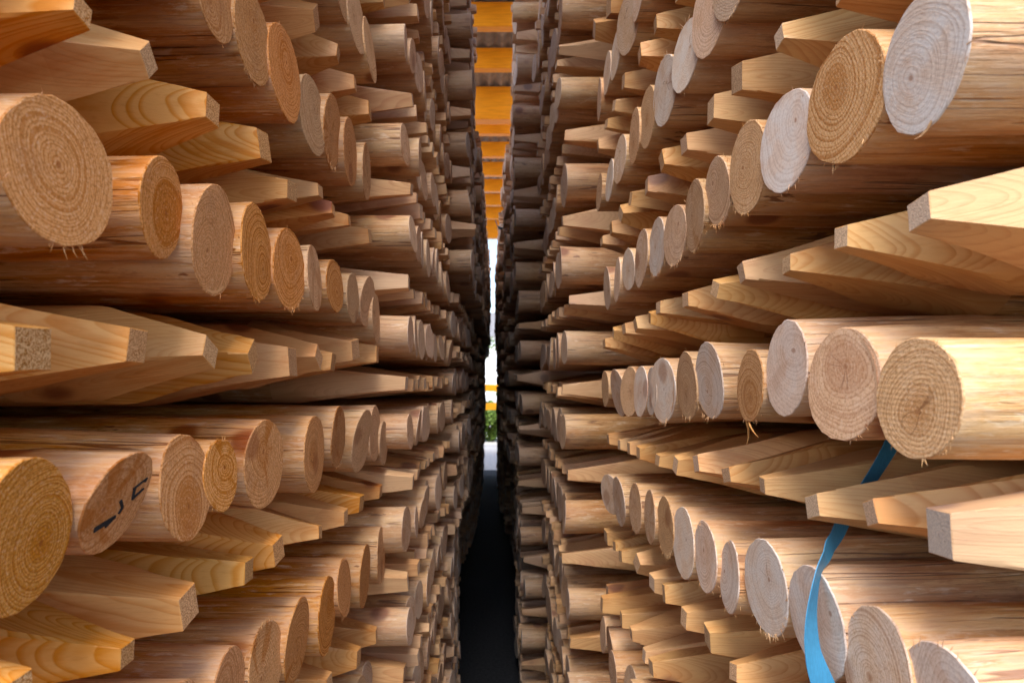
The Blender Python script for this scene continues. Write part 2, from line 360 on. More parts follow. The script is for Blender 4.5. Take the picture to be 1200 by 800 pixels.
REST = MB()     # everything past the 300 largest
N_IND = [0]
def make_post(kind, sx, x, y, z, r, rng, white=0.1, tone=None, heart=None, label=None, group=None,
              s=0.034, rot=None, Lt=None, fringe=0, yaw=None, pitch=None, tilt=None, near=True, marks=False, slivers=()):
    """one post; individual when a label comes with it, else into the rest"""
    tone = rng.random() if tone is None else tone
    heart = (rng.random() ** 2) if heart is None else heart
    rn = (tone, white, rng.random(), heart)
    yaw = sx * 0.042 + rng.gauss(0, 0.028) if yaw is None else yaw
    pitch = rng.gauss(0, 0.010) if pitch is None else pitch
    rot = rng.gauss(0, 0.16) + (0.785 if rng.random() < 0.10 else 0) if rot is None else rot
    Lt = rng.uniform(0.15, 0.22) if Lt is None else Lt
    tilt = (rng.gauss(0, 0.05), rng.gauss(0, 0.05)) if tilt is None else tilt
    spin = rng.uniform(0, 6.28)
    if label is None:
        R = Matrix.Rotation(yaw, 3, 'Z') @ Matrix.Rotation(pitch, 3, 'Y')
        base = Vector((x, y, z))
        T = lambda a, b, c: tuple(base + R @ Vector((a, b, c)))
        if kind == 'b': blunt_geo(REST, REST, sx, r, rn, T, rng, 16, False, tilt)
        else: tip_geo(REST, REST, sx, r, rn, T, rng, 12, False, s, rot, Lt)
        return None
    T = lambda a, b, c: (a, b, c)
    sh, en = MB(), MB()
    if kind == 'b':
        blunt_geo(sh, en, sx, r, rn, T, rng, 48 if near else 28, True, tilt)
        o = sh.build('round_post', M_SHAFT)
        en.build('cut_end', M_END, o, sharp=30)
        if fringe:
            fr = MB(); fringe_geo(fr, sx, r, (min(1, tone + .2), white, rn[2], 0), T, rng, fringe, rng.choice([-1.57, -1.57, -1.2, 1.57, -1.9]))
            fr.build('fibre_fringe', M_SHAFT, o)
        if marks:
            mk = MB()
            for (a, b, w) in (((.5, .27), (1.0, .5), .04), ((1.0, .5), (.94, .40), .04), ((.56, .27), (.62, .02), .05), ((.62, -.03), (1.02, .2), .05), ((.08, .02), (.30, -.2), .05), ((.30, -.2), (.22, -.36), .05), ((-.62, -.62), (.12, -.42), .09), ((-.2, -.60), (.05, -.44), .09)):
                A, B = [Vector((p * r * .74, q * r * .74)) for p, q in (a, b)]; D = (B - A).normalized(); Q = Vector((-D.y, D.x)) * w * .6 * r
                ix = [mk.vert(T(sx * (tilt[0] * q.x + tilt[1] * q.y - 0.0012), q.x, q.y)) for q in (A + Q, A - Q, B - Q * .7, B + Q * .7)]
                jx = [mk.vert(T(sx * (tilt[0] * q.x + tilt[1] * q.y + 0.0004), q.x, q.y)) for q in (A + Q, A - Q, B - Q * .7, B + Q * .7)]
                mk.face(ix, 0, False)
                for k in range(4): mk.face([ix[k], ix[(k + 1) % 4], jx[(k + 1) % 4], jx[k]], 0, False)
            mk.build('black_mark', M_INK, o, attrs=False)
        for (t0_, L_, dv) in slivers:
            sm_ = MB(); d = Vector(dv).normalized(); o_ = Vector((0.002, r * .97 * math.cos(t0_), r * .97 * math.sin(t0_)))
            a1 = d.cross(Vector((.2, .5, .9))).normalized(); a2_ = d.cross(a1); pr = None
            for q, wd in ((0, 1), (.35, .9), (.7, .6), (1, .05)):
                c = o_ + d * L_ * q + a1 * .004 * math.sin(q * 2.6); rg_ = [sm_.vert(T(sx * v.x, v.y, v.z), (.3 + q * .05, v.y, v.z), rn) for v in (c + a1 * .0014 * wd, c + a2_ * .0008 * wd, c - a1 * .0014 * wd, c - a2_ * .0008 * wd)]
                if pr:
                    for k in range(4): sm_.face([pr[k], pr[(k + 1) % 4], rg_[(k + 1) % 4], rg_[k]], 0, False)
                pr = rg_
            sm_.build('splinter', M_TIP, o)
        o['category'] = 'post'
    else:
        tip_geo(sh, en, sx, r, rn, T, rng, 48 if near else 28, True, s, rot, Lt)
        o = sh.build('pointed_post', M_SHAFT)
        en.build('sharpened_tip', M_TIP, o, sharp=24)
        o['category'] = 'pointed post'
    o.location = (x, y, z); o.rotation_euler = (0, pitch, yaw)
    o['label'] = label; o['group'] = group
    N_IND[0] += 1
    return o

ORD = 'first second third fourth fifth sixth seventh eighth ninth tenth eleventh twelfth thirteenth fourteenth fifteenth sixteenth seventeenth eighteenth'.split()

# measured rows of the two front packs: blunt (u, v, height, whiteness), pointed (u, v, tip height, whiteness); near to far
LEFT = [
 ('b', [(404,-15,80,.3),(418,22,78,.35),(434,59,70,.45)]),
 ('p', [(370,22,25,.1),(396,63,17,.2),(416,98,18,.2),(433,130,18,.2)]),
 ('b', [(253,-6,105,.15),(298,45,105,.15),(335,86,107,.0),(367,136,89,.35),(390,155,85,.15),(411,179,76,.25),(430,202,66,.35)]),
 ('p', [(97,14,35,.1),(173,69,35,.1),(250,129,37,.05),(308,171,36,.05),(342,224,28,.05),(375,224,20,.1),(390,246,17,.05),(409,259,17,.0),(433,276,19,.2)]),
 ('b', [(73,202,177,.05),(191,243,118,.2),(253,284,128,.2),(302,297,112,.15),(340,316,93,.0),(369,326,78,.3),(393,335,62,.15),(414,349,59,.3),(431,353,57,.3),(441,372,58,.3)]),
 ('p', [(37,407,64,.2),(161,404,43,.05),(246,414,39,.1),(296,416,38,.1),(343,425,40,.1),(374,418,25,.1),(390,422,25,.1),(416,411,25,.2),(442,415,19,.2)]),
 ('b', [(32,627,181,.0),(138,588,118,.1),(219,571,122,.25),(260,556,84,.1),(311,543,103,.25),(369,531,89,.2),(397,512,73,.2),(425,516,71,.35),(440,508,65,.3),(450,519,52,.4)]),
 ('p', [(22,812,40,.1),(148,766,40,.05),(222,712,47,.15),(290,671,35,.15),(325,645,33,.1),(375,622,20,.1),(405,605,20,.15),(423,590,22,.15),(446,575,18,.2)]),
 ('b', [(268,812,104,.2),(313,777,100,.2),(349,750,99,.2),(384,720,88,.1),(404,688,68,.1),(428,674,72,.2),(447,650,66,.3)]),
 ('p', [(385,800,20,.1),(420,770,20,.1),(441,742,18,.2)]),
]
RIGHT = [
 ('b', [(748,-10,62,.6),(735,28,70,.5),(721,64,54,.7),(711,86,48,.6),(702,117,49,.5)]),
 ('p', [(768,29,20,.2),(750,64,23,.2),(731,96,20,.3),(720,124,14,.3),(711,145,15,.3),(701,170,16,.3)]),
 ('b', [(855,-22,85,.4),(831,13,98,.4),(803,65,82,.9),(778,107,81,.85),(758,138,70,.2),(743,160,62,.25),(726,187,54,.6),(714,212,48,.9),(702,226,42,.3)]),
 ('p', [(914,42,25,.5),(865,89,35,.2),(833,130,29,.2),(802,171,25,.3),(776,190,23,.2),(758,217,20,.4),(739,232,17,.1),(728,252,20,.4),(716,268,14,.1),(705,283,14,.3)]),
 ('b', [(1080,73,155,.95),(988,117,152,.05),(920,166,115,.9),(875,197,104,.15),(840,225,80,.35),(813,253,85,.3),(790,276,70,.3),(769,290,68,.95),(751,302,69,.55),(736,316,49,.75),(723,328,51,.5),(711,338,49,.6)]),
 ('p', [(1077,247,40,.5),(986,277,30,.4),(922,311,25,.2),(869,319,23,.3),(838,340,22,.2),(804,353,20,.3),(772,361,17,.4),(762,373,14,.1),(745,380,13,.2),(731,386,13,.2),(719,391,12,.3),(708,403,13,.3)]),
 ('b', [(1073,467,143,.12),(986,450,132,.25),(920,431,109,.75),(878,452,86,.0),(830,446,90,.8),(804,452,79,.2),(776,457,76,.85),(763,458,57,.9),(750,458,60,.85),(737,459,60,.15),(724,460,55,.6),(709,455,42,.2)]),
 ('p', [(1104,627,57,.8),(1019,598,30,.4),(952,594,32,.4),(894,568,27,.3),(851,556,20,.3),(816,545,24,.5),(791,546,22,.4),(771,539,17,.2),(748,531,12,.2),(737,525,12,.2),(726,522,12,.3),(713,514,14,.4)]),
 ('b', [(1105,840,170,.8),(1025,785,145,.55),(955,727,126,.85),(896,687,112,.9),(854,675,81,.85),(826,652,81,.75),(800,635,80,.7),(779,616,70,.05),(761,605,64,.4),(744,595,60,.3),(725,587,58,.7),(715,579,48,.6)]),
 ('p', [(906,822,26,.2),(860,785,25,.2),(829,746,29,.2),(802,725,22,.2),(778,694,22,.3),(764,681,19,.5),(746,659,21,.2),(727,651,14,.2),(720,639,12,.3)]),
 ('p', [(806,836,18,.3),(763,781,20,.3),(755,766,14,.5),(740,743,16,.3)]),
]
UPW = ['{o} row of {k} down']
SPEC = {  # posts with a look of their own: (side, row, index) -> start of the label, extra settings
 ('L', 4, 0): ('big tan round post with a coarse ringed sawn end', dict(fringe=14, heart=0.1, tone=.6)),
 ('L', 4, 1): ('round post with a dark oval of heartwood in its sawn end', dict(heart=1.0)),
 ('L', 4, 4): ('round post with a tuft of torn fibres on its sawn end', dict(fringe=60)),
 ('L', 6, 0): ('big round post with a knotty brown sawn end', dict(tone=.3, heart=.8, fringe=0)),
 ('L', 6, 1): ('round post with a slanting cut and black marks on its end', dict(tilt=(-.06, -.38), tone=.2, marks=True)),
 ('L', 6, 2): ('round post with a pale ring round brown heartwood', dict(heart=1.0)),
 ('R', 4, 0): ('big round post with a chalk white sawn end', dict(heart=.55, tone=.9, fringe=2, slivers=[(-1.75, .016, (-.5, .5, -.55))])),
 ('R', 4, 1): ('big round post with a tan ringed end beside the chalk white one', dict(heart=1.0, tone=.55)),
 ('R', 4, 2): ('round post with a white ringed sawn end', dict(heart=.2)),
 ('R', 6, 0): ('big round post with a yellowish sawn end above the blue strap', dict(heart=1.0, tone=.75)),
 ('R', 6, 1): ('round post with a tan end just behind the yellowish one', dict(heart=.9)),
 ('R', 6, 2): ('round post with a bluish white rim round its sawn end', dict(heart=.5, fringe=10)),
 ('R', 6, 3): ('smaller round post with a rough brown sawn end', dict(tone=.1, heart=.6, fringe=14, slivers=[(-1.3, .034, (.1, .3, -.9)), (-1.5, .045, (-.1, -.85, -.35))])),
 ('R', 8, 7): ('round post with a brown heart filling its sawn end', dict(heart=1.0, tone=.2)),
 ('R', 8, 2): ('round post whose white end sits behind the hanging blue strap', dict(heart=.2)),
 ('R', 7, 0): ('big pointed post with a pale greyish flat top facet', dict(Lt=.22)),
}
def depth_left(du): return 0.35 / (du / F + 0.08)
def depth_right(du): return 0.352 / (du / F + 0.05)

rowinfo = {'L': [], 'R': []}
used = []
for side, rows, dep, sx, sname in (('L', LEFT, depth_left, -1, 'left'), ('R', RIGHT, depth_right, 1, 'right')):
    nb = {'b': 0, 'p': 0}
    for ri, (kind, posts) in enumerate(rows):
        nb[kind] += 1
        zs = []
        prev = None
        for i, (u, v, h, w) in enumerate(posts):
            rng = random.Random(f'{side}{ri}{i}')
            du = abs(u - U0); y = dep(du); x = sx * du * y / F; z = EYE + (V0 - v) * y / F
            word = ORD[i]; rw = ORD[nb[kind] - 1]
            if side == 'L': w = w * .5 if w >= .3 else w - .6
            kw = dict(white=w)
            if kind == 'b':
                r = h * y / F / 2; w = max(w, 0)
                look = 'white-ended' if w >= .8 else 'grey-ended' if w >= .55 else 'pale tan-ended' if w >= .15 else 'tan-ended'
                lab = f'{look} round post, {word} from the front in {rw} sawn-end row down, {sname} front pack'
                kw['fringe'] = rng.choice([0, 14, 24, 34, 50]) if u < 420 or u > 740 else 0
                if w > .5: kw['tone'] = rng.uniform(.4, 1)
            else:
                r = rng.uniform(0.050, 0.058); kw['s'] = max(0.022, min(0.038, .86 * h * y / F))
                lab = f'pointed post, {word} from the front in {rw} row of points down, {sname} front pack'
                if w > .35: lab = 'greyish ' + lab
            if (side, ri, i) in SPEC:
                a, extra = SPEC[(side, ri, i)]; kw.update(extra)
                lab = a + f', {sname} front pack'
            make_post(kind, sx, x, y, z, r, rng, label=lab, group='posts of the %s front pack' % sname, **kw)
            zs.append((y, z, r, x))
        rowinfo[side].append((kind, zs))

# ---- rest of the layers of the front packs, above, below and nearer than what the picture shows
def fill_row(kind, sx, y0, y1, zfun, xfun, rm, rng, jx=0.012, white=(.1, .5), labeller=None, group=None, s=0.034, cool_light=0.0):
    y = y0; i = 0
    while y < y1:
        r = rm * rng.uniform(0.80, 1.17); y += r
        xx = xfun(y) + rng.gauss(0, jx)
        zz = zfun(y) + rng.gauss(0, 0.004)
        lab = labeller(i, kind, y, zz, xx) if labeller else None
        w = rng.uniform(*white)
        make_post(kind, sx, sx * xx, y, zz, r, rng, white=w, tone=(1 + cool_light * rng.uniform(.4, 1.3)) if cool_light else None, label=lab, group=group if lab else None, s=(.027 if cool_light else s) * rng.uniform(.85, 1.25), Lt=rng.uniform(.20, .31) if cool_light else None, near=False)
        y += r + rng.uniform(0.0, 0.004); i += 1

rg = random.Random(5)
for side, sx, xf, yend, pitchz, zref in (('L', -1, lambda y: .35 - .08 * y, 1.45, .128, .153), ('R', 1, lambda y: .352 - .05 * y, 1.68, .123, .256)):
    rows = rowinfo[side]
    # inside each measured row: carry on to both ends of the pack
    cntk = {'b': 0, 'p': 0}
    for kind, zs in rows:
        cntk[kind] += 1
        rowword = ORD[cntk[kind] - 1]; sn = 'left' if side == 'L' else 'right'
        seen = lambda xx, yy, zz: -25 < U0 + F * xx / yy < 1225 and -25 < V0 - F * (zz - EYE) / yy < 825
        def endlab(what, j, xx, yy, zz, kind=kind, rowword=rowword, sn=sn):
            if not seen(xx, yy, zz): return None
            return f"{'round post' if kind == 'b' else 'pointed post'} {what[j]} the {rowword} {'sawn-end' if kind == 'b' else 'pointed'} row down, {sn} front pack"
        NEAR = ['just before the first of', 'two before the first of', 'three before the first of', 'four before the first of']
        FAR = ['just past the end of', 'two past the end of', 'three past the end of', 'four past the end of', 'five past the end of', 'six past the end of', 'seven past the end of', 'eight past the end of']
        ya, za, ra, xa = zs[0]; yb, zb, rb, xb = zs[-1]
        if ya - ra > 0.40 and not (side == 'R' and abs(xa / ya) * F > 480):
            ynear = 0.36 if side == 'L' else 0.38
            top = ya - ra - 0.002; y = top; j = 0
            while y > ynear:
                r = rg.uniform(.044, .056); y -= r
                if y - r < ynear - .03: break
                xx = sx * (xf(y) + rg.gauss(0, .01))
                lb = endlab(NEAR, j, xx, y, za); j += 1
                make_post(kind, sx, xx, y, za + rg.gauss(0, .004), r, rg, white=rg.uniform(-.6, -.2) if side == 'L' else rg.uniform(0, .4), label=lb, group='posts of the %s front pack' % sn); y -= r
        if yb + rb < yend - 0.07:
            fill_row(kind, sx, yb + rb, yend - .05, lambda y, z=zb: z, xf, .049, rg, labeller=lambda i, kd, yy, zz, xx: endlab(FAR, min(i, 7), sx * xx, yy, zz), group='posts of the %s front pack' % sn)
    top = rows[0][1][0][1]; kinds = 'p' if rows[0][0] == 'b' else 'b'
    z = top + pitchz; ztop = 3.7 if side == 'R' else 3.4
    while z < ztop:
        fill_row(kinds, sx, 0.37, yend, lambda y, z=z: z, xf, .05, rg); z += pitchz; kinds = 'p' if kinds == 'b' else 'b'
    low = sum(q[1] for q in rows[-1][1]) / len(rows[-1][1]); kinds = 'p' if rows[-1][0] == 'b' else 'b'
    z = low - pitchz
    while z > 0.13:
        fill_row(kinds, sx, 0.37, yend, lambda y, z=z: z, xf, .05, rg); z -= pitchz; kinds = 'p' if kinds == 'b' else 'b'

# ---- packs further down the aisle
def pack(side, y0, y1, z0, z1, xa, xb, pitchz, first, rm, seed, lab=None, first_z=None, leanx=0.0, white=(.3, .8), jx=.006, tilty=0.0, cool_light=.12):  # last setting greys the wood to stand for dim skylight
    """rows of posts between y0..y1 and z0..z1 whose fronts run from xa (near) to xb (far)"""
    rng = random.Random(seed); sx = -1 if side == 'L' else 1
    z = z0 if first_z is None else first_z; kind = first
    k = 0
    while z < z1:
        xo = rng.gauss(0, .004) + leanx * (z - z0)
        zf = lambda y, z=z: z + tilty * (y - y0)
        xf = lambda y, xo=xo: xa + (xb - xa) * (y - y0) / (y1 - y0) + xo
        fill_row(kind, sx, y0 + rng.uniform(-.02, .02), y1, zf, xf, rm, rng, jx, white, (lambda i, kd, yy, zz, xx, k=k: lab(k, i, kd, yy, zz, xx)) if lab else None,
                 ('posts of the left second pack' if side == 'L' else 'posts of the right second pack'), cool_light=cool_light)
        z += pitchz; kind = 'p' if kind == 'b' else 'b'; k += 1

def second_label(side, maxi):
    sname = 'left' if side == 'L' else 'right'
    cnt = {}
    def f(k, i, kd, yy, zz, xx):
        sgn = -1 if side == 'L' else 1
        v = V0 - F * (zz - EYE) / yy
        if v < -12 or v > 812 or i >= maxi: return None
        key = (k, kd)
        if key not in cnt: cnt[key] = sum(1 for q in cnt if q[1] == kd)
        what = 'round post in sawn-end' if kd == 'b' else 'pointed post in pointed'
        return f'{ORD[i]} {what} row {WORDN[cnt[key]]} up, {sname} second pack'
    return f
WORDN = 'one two three four five six seven eight nine ten eleven twelve thirteen fourteen fifteen'.split()

# left: second pack from 1.40 m, its blunt rows at 0.313 above the eye and every 0.214 m
pack('L', 1.47, 2.42, .10, 3.3, .192, .166, .107, 'b', .0445, 21, second_label('L', 5), first_z=EYE + .313 - .214 * 9 + .0, white=(.25, .6), leanx=-.006)
pack('R', 2.06, 3.10, .10, 3.6, .242, .245, .1305, 'b', .053, 22, second_label('R', 3), first_z=EYE + .1 - .261 * 6, white=(.3, .75), leanx=-.012)
# left far packs: low, middle and high packs stand differently
for (y0, y1, xa, xb, za, zb, lean, sd) in (
    (2.50, 3.50, .150, .175, .14, 1.10, 0, 31), (2.50, 3.50, .135, .120, 1.15, 2.10, 0, 32), (2.50, 3.50, .082, .090, 2.15, 3.40, 0, 33),
    (3.62, 4.60, .205, .23, .14, 1.10, 0, 34), (3.62, 4.60, .130, .130, 1.15, 2.10, 0, 35), (3.62, 4.60, .066, .056, 2.15, 3.05, 0, 36),
    (4.72, 5.70, .260, .27, .14, 1.10, 0, 37), (4.72, 5.70, .120, .120, 1.15, 2.10, 0, 38), (4.72, 5.70, .064, .058, 2.15, 3.05, 0, 39),
    (5.85, 6.85, .250, .19, .14, 1.10, 0, 40), (5.85, 6.85, .105, .085, 1.15, 2.10, 0, 41), (5.85, 6.85, .050, .045, 2.15, 3.05, 0, 42),
    (7.00, 8.20, .180, .16, .14, 1.10, 0, 43), (7.00, 8.20, .085, .09, 1.15, 2.10, 0, 44), (7.00, 8.20, .030, .03, 2.15, 3.05, 0, 45),
    (8.35, 9.60, .160, .15, .14, 1.10, 0, 46), (8.35, 9.60, .10, .11, 1.15, 2.10, 0, 47), (8.35, 9.60, .05, .05, 2.15, 3.0, 0, 48),
    (9.75, 12.3, .150, .15, .14, 1.10, 0, 49), (9.75, 12.3, .125, .135, 1.15, 2.10, 0, 50), (9.75, 12.3, .06, .07, 2.15, 3.0, 0, 51)):
    pack('L', y0, y1, za, zb, xa, xb, .108, 'b' if sd % 2 else 'p', .045, sd, leanx=lean, white=(.4, 1), jx=.006, cool_light=.26)
for (y0, y1, xa, xb, za, zb, lean, sd) in (
    (3.38, 4.36, .150, .150, .14, 1.15, 0, 61), (3.38, 4.36, .130, .145, 1.19, 2.20, 0, 62), (3.38, 4.36, .114, .122, 2.24, 3.75, 0, 63),
    (4.55, 5.55, .185, .20, .14, 1.15, 0, 64), (4.55, 5.55, .120, .10, 1.19, 2.20, 0, 65), (4.55, 5.55, .090, .085, 2.24, 3.40, 0, 66),
    (5.80, 6.80, .20, .17, .14, 1.15, 0, 67), (5.80, 6.80, .075, .07, 1.19, 2.20, 0, 68), (5.80, 6.80, .060, .055, 2.24, 3.15, 0, 69),
    (6.95, 8.10, .14, .12, .14, 1.15, 0, 70), (6.95, 8.10, .060, .06, 1.19, 2.20, 0, 71), (6.95, 8.10, .045, .045, 2.24, 3.1, 0, 72),
    (8.25, 9.60, .10, .09, .14, 1.15, 0, 73), (8.25, 9.60, .065, .07, 1.19, 2.20, 0, 74), (8.25, 9.60, .045, .045, 2.24, 3.1, 0, 75),
    (9.75, 12.3, .085, .085, .14, 1.15, 0, 76), (9.75, 12.3, .075, .085, 1.19, 2.20, 0, 77), (9.75, 12.3, .05, .06, 2.24, 3.1, 0, 78)):
    pack('R', y0, y1, za, zb, xa, xb, .1305 if y0 < 5 else .125, 'b' if sd % 2 else 'p', .050, sd, leanx=lean, white=(.4, 1), jx=.006, cool_light=.26)

rest = REST.build('stacked_posts', [M_SHAFT, M_END, M_TIP], sharp=30)
tag(rest, 'dense stacks of more posts running down both sides of the dark aisle', 'stacked posts', None, 'stuff')
print('individual posts', N_IND[0])

# ------------------------------------------------------------------ blue strap
def ribbon(name, pts, mat, width, thick=0.0008):
    """flat strap through points ((x,y,z), width direction)"""
    mb = MB(); n = len(pts); sub = 8; P = []
    def cr(a, b, c, d, t):
        return 0.5 * ((2 * b) + (c - a) * t + (2 * a - 5 * b + 4 * c - d) * t * t + (3 * b - a - 3 * c + d) * t ** 3)
    V = [(Vector(p), Vector(w).normalized()) for p, w in pts]
    for i in range(n - 1):
        a, b, c, d = V[max(i - 1, 0)], V[i], V[i + 1], V[min(i + 2, n - 1)]
        for k in range(sub):
            t = k / sub; P.append((cr(a[0], b[0], c[0], d[0], t), b[1].lerp(c[1], t).normalized()))
    P.append(V[-1])
    prev = None
    for i, (p, w) in enumerate(P):
        t = (P[min(i + 1, len(P) - 1)][0] - P[max(i - 1, 0)][0]).normalized()
        w = (w - t * w.dot(t)).normalized(); nrm = t.cross(w)
        ring = [mb.vert(tuple(p + w * a * width / 2 + nrm * b * thick / 2)) for a, b in ((-1, -1), (0, -1.6), (1, -1), (1, 1), (0, .4), (-1, 1))]
        if prev:
            for k in range(6): mb.face([prev[k], prev[(k + 1) % 6], ring[(k + 1) % 6], ring[k]])
        else: mb.face(ring[::-1])
        prev = ring
    mb.face(prev)
    return mb.build(name, mat, attrs=False, sharp=40)
def at(u, v, y): return ((u - U0) * y / F, y, EYE - (v - V0) * y / F)
def at2(u, v, y, a, b, c): return (at(u, v, y), (a, b, c))
st = ribbon('strap', [
    at2(1062, 470, .745, 1, .2, .2), at2(1045, 520, .742, 1, .3, .2), at2(1012, 575, .737, .9, .45, .2), at2(992, 606, .722, .76, .62, .1),
    at2(976, 634, .690, .66, .74, 0), at2(965, 656, .660, .60, .80, 0), at2(957, 680, .644, .64, .76, 0), at2(951, 722, .637, .76, .64, 0), at2(953, 765, .632, .9, .45, 0), at2(966, 805, .630, 1, -.1, 0), at2(985, 850, .63, 1, .1, 0)],
    M_BLUE, 0.021)
tag(st, 'loose twisted bright blue plastic strap hanging over the white sawn ends', 'strap')
st2 = ribbon('strap', [(at(582, 262, 5.78), (0, 1, 0.1)), (at(586, 267, 5.76), (0, 1, .1)), (at(600, 268, 5.76), (0, 1, .1)), (at(640, 268, 5.76), (0, 1, .1))], M_BLUE2, 0.10, .004)
tag(st2, 'far blue strap lying flat across a distant pack below the orange roof', 'strap')

# ------------------------------------------------------------------ floor, yard, shed
def sheet(name, x0, x1, y0, y1, z, mat, label, n=1):
    mb = MB(); k = [mb.vert((x0, y0, z)), mb.vert((x1, y0, z)), mb.vert((x1, y1, z)), mb.vert((x0, y1, z))]
    mb.face(k, 0, False); o = mb.build(name, mat, attrs=False); tag(o, label, None, None, 'structure'); return o
sheet('ground', -400, 400, -400, 400, -0.004, M_YARD, 'pale gravel yard around the shed')
sheet('asphalt_floor', -3.2, 3.2, -14, 12.9, 0.0, M_ASPHALT, 'dark asphalt floor of the aisle')

M_APRON = simple('pale_concrete', (0.62, 0.60, 0.56), 0.9, 14, 0.12, 0.2, 0.004)
sheet('yard_pavement', -30, 30, 12.905, 70, 0.0, M_APRON, 'sunlit pale yard beyond the end of the aisle')
shed = bpy.data.objects.new('open_shed', None); COL.objects.link(shed); shed.location = (0, 3.2, 0)
tag(shed, 'open shed with orange timber roof beams under corrugated sheeting', 'shed')
ZB = EYE + 3.0
for i, (yb, hh, tt) in enumerate([(0.75, .2, .1), (1.7, .2, .1), (2.7, .2, .1), (3.5, .2, .1), (4.25, .2, .1), (5.0, .2, .1), (5.85, .21, .10), (6.65, .20, .10), (7.55, .36, .16), (8.4, .2, .1), (9.25, .2, .1), (10.1, .2, .1), (10.95, .2, .1), (11.8, .2, .1), (12.7, .22, .1), (13.6, .40, .16)]):
    mb = MB(); zc = ZB + .21 - hh / 2
    mb.box((0, 0, 0), (17.6, tt, hh))
    o = mb.build('roof_beam', M_ORANGE, shed, attrs=False, bevel=.006); o.location = (0, yb - 3.2, zc)
M_FILL = bpy.data.materials.new('added_milky_panel'); M_FILL.use_nodes = True  # translucent roof panels out of view, added to light the beams
_nt = M_FILL.node_tree; _nt.nodes.clear()
_o = _nt.nodes.new('ShaderNodeOutputMaterial'); _t = _nt.nodes.new('ShaderNodeBsdfTranslucent'); _d = _nt.nodes.new('ShaderNodeBsdfDiffuse'); _x = _nt.nodes.new('ShaderNodeMixShader')
_t.inputs[0].default_value = (.98, .97, .94, 1); _d.inputs[0].default_value = (.8, .8, .78, 1); _x.inputs[0].default_value = .12
_nt.links.new(_t.outputs[0], _x.inputs[1]); _nt.links.new(_d.outputs[0], _x.inputs[2]); _nt.links.new(_x.outputs[0], _o.inputs[0])
M_FILL_BLUE = M_FILL.copy(); M_FILL_BLUE.name = 'added_blue_panel'  # dimmer bluish panel, added for cool light on the packs below
for _n in M_FILL_BLUE.node_tree.nodes:
    if _n.type == 'BSDF_TRANSLUCENT': _n.inputs[0].default_value = (.33, .39, .50, 1)
def corrugated(name, X0, X1, mat, y0=1.7, y1=10.8, per=.125):
    mb = MB(); nx = int((X1 - X0) / per * 10)
    for k in range(nx + 1):
        xx = X0 + (X1 - X0) * k / nx; zz = ZB + .245 + .02 * math.sin(2 * math.pi * xx / per)
        for yy in (y0, y1): mb.vert((xx, yy, zz)); mb.vert((xx, yy, zz + .004))
    for k in range(nx):
        a = 4 * k; b = a + 4
        mb.face([a, a + 2, b + 2, b])
        if mat not in (M_FILL, M_FILL_BLUE):
            mb.face([a + 1, b + 1, b + 3, a + 3]); mb.face([a, b, b + 1, a + 1], 0, False); mb.face([a + 2, a + 3, b + 3, b + 2], 0, False)
    return mb.build(name, mat, shed, attrs=False)
corrugated('corrugated_roof', -9, 9, M_ROOF, -2.6, -.9)  # unseen roof edge carried forward to keep sun off the deeper packs
for xa_, xb_, mt_ in ((-9, -3.5, M_ROOF), (-3.5, 3.5, M_FILL_BLUE), (3.5, 9, M_ROOF)):
    corrugated('added_light_panel' if mt_ is M_FILL_BLUE else 'corrugated_roof', xa_, xb_, mt_, -.9, 1.70)
for xa_, xb_, mt_ in ((-9, -3.5, 0), (-3.5, -.33, 1), (-.33, .33, 0), (.33, 3.5, 1), (3.5, 9, 0)):  # opaque above the aisle, added light panels on either side
    corrugated('added_light_panel' if mt_ else 'corrugated_roof', xa_, xb_, M_FILL if mt_ else M_ROOF, 1.70, 10.8)
for xx in (-8.5, -4.2, 4.2, 8.5):
    for yy in (-2.4, 1.8, 6.1, 10.4):
        mb = MB(); mb.box((0, 0, (ZB - .02) / 2), (.18, .18, ZB - .02)); o = mb.build('column', M_ORANGE, shed, attrs=False, bevel=.006); o.location = (xx, yy, 0)

# timber bearers under the packs
# ------------------------------------------------------------------ beyond the aisle
br = bpy.data.objects.new('orange_barrier', None); COL.objects.link(br); br.location = (0, 17, 0)
tag(br, 'orange two-rail timber barrier seen through the gap at the far end', 'barrier')
for zz, tl in ((EYE - .20, .03), (EYE - .66, -.03)):
    mb = MB(); mb.box((0, 0, 0), (7, .05, .17)); o = mb.build('rail', M_ORANGE, br, attrs=False, bevel=.005); o.location = (0, 0, zz); o.rotation_euler = (0, tl, 0)
for xx in (-3, -1.2, 1.0, 3):
    mb = MB(); mb.box((0, 0, 0), (.12, .10, EYE + .05)); o = mb.build('post', M_ORANGE, br, attrs=False, bevel=.005); o.location = (xx, .085, (EYE + .05) / 2)

hs = bpy.data.objects.new('white_building', None); COL.objects.link(hs); hs.location = (1, 60, 0)
tag(hs, 'pale building far beyond the end of the aisle', 'building')
mb = MB(); mb.box((0, 0, 2.6), (30, 9, 5.2)); mb.build('wall', M_WHITE, hs, attrs=False)
mb = MB()
k = [mb.vert(c) for c in ((-15.5, -5, 5.2), (15.5, -5, 5.2), (15.5, 5, 5.2), (-15.5, 5, 5.2), (-15.5, 0, 7.6), (15.5, 0, 7.6))]
for q in ((0, 1, 5, 4), (2, 3, 4, 5), (0, 4, 3), (1, 2, 5), (3, 2, 1, 0)): mb.face([k[i] for i in q], 0, False)
mb.build('roof', M_RTILE, hs, attrs=False)
for xx in (-9, -4.5, 0.4, 5, 9.5):
    mb = MB(); mb.box((0, 0, 0), (1.6, .06, 1.3)); o = mb.build('window', M_GLASS, hs, attrs=False); o.location = (xx, -4.54, 2.4)

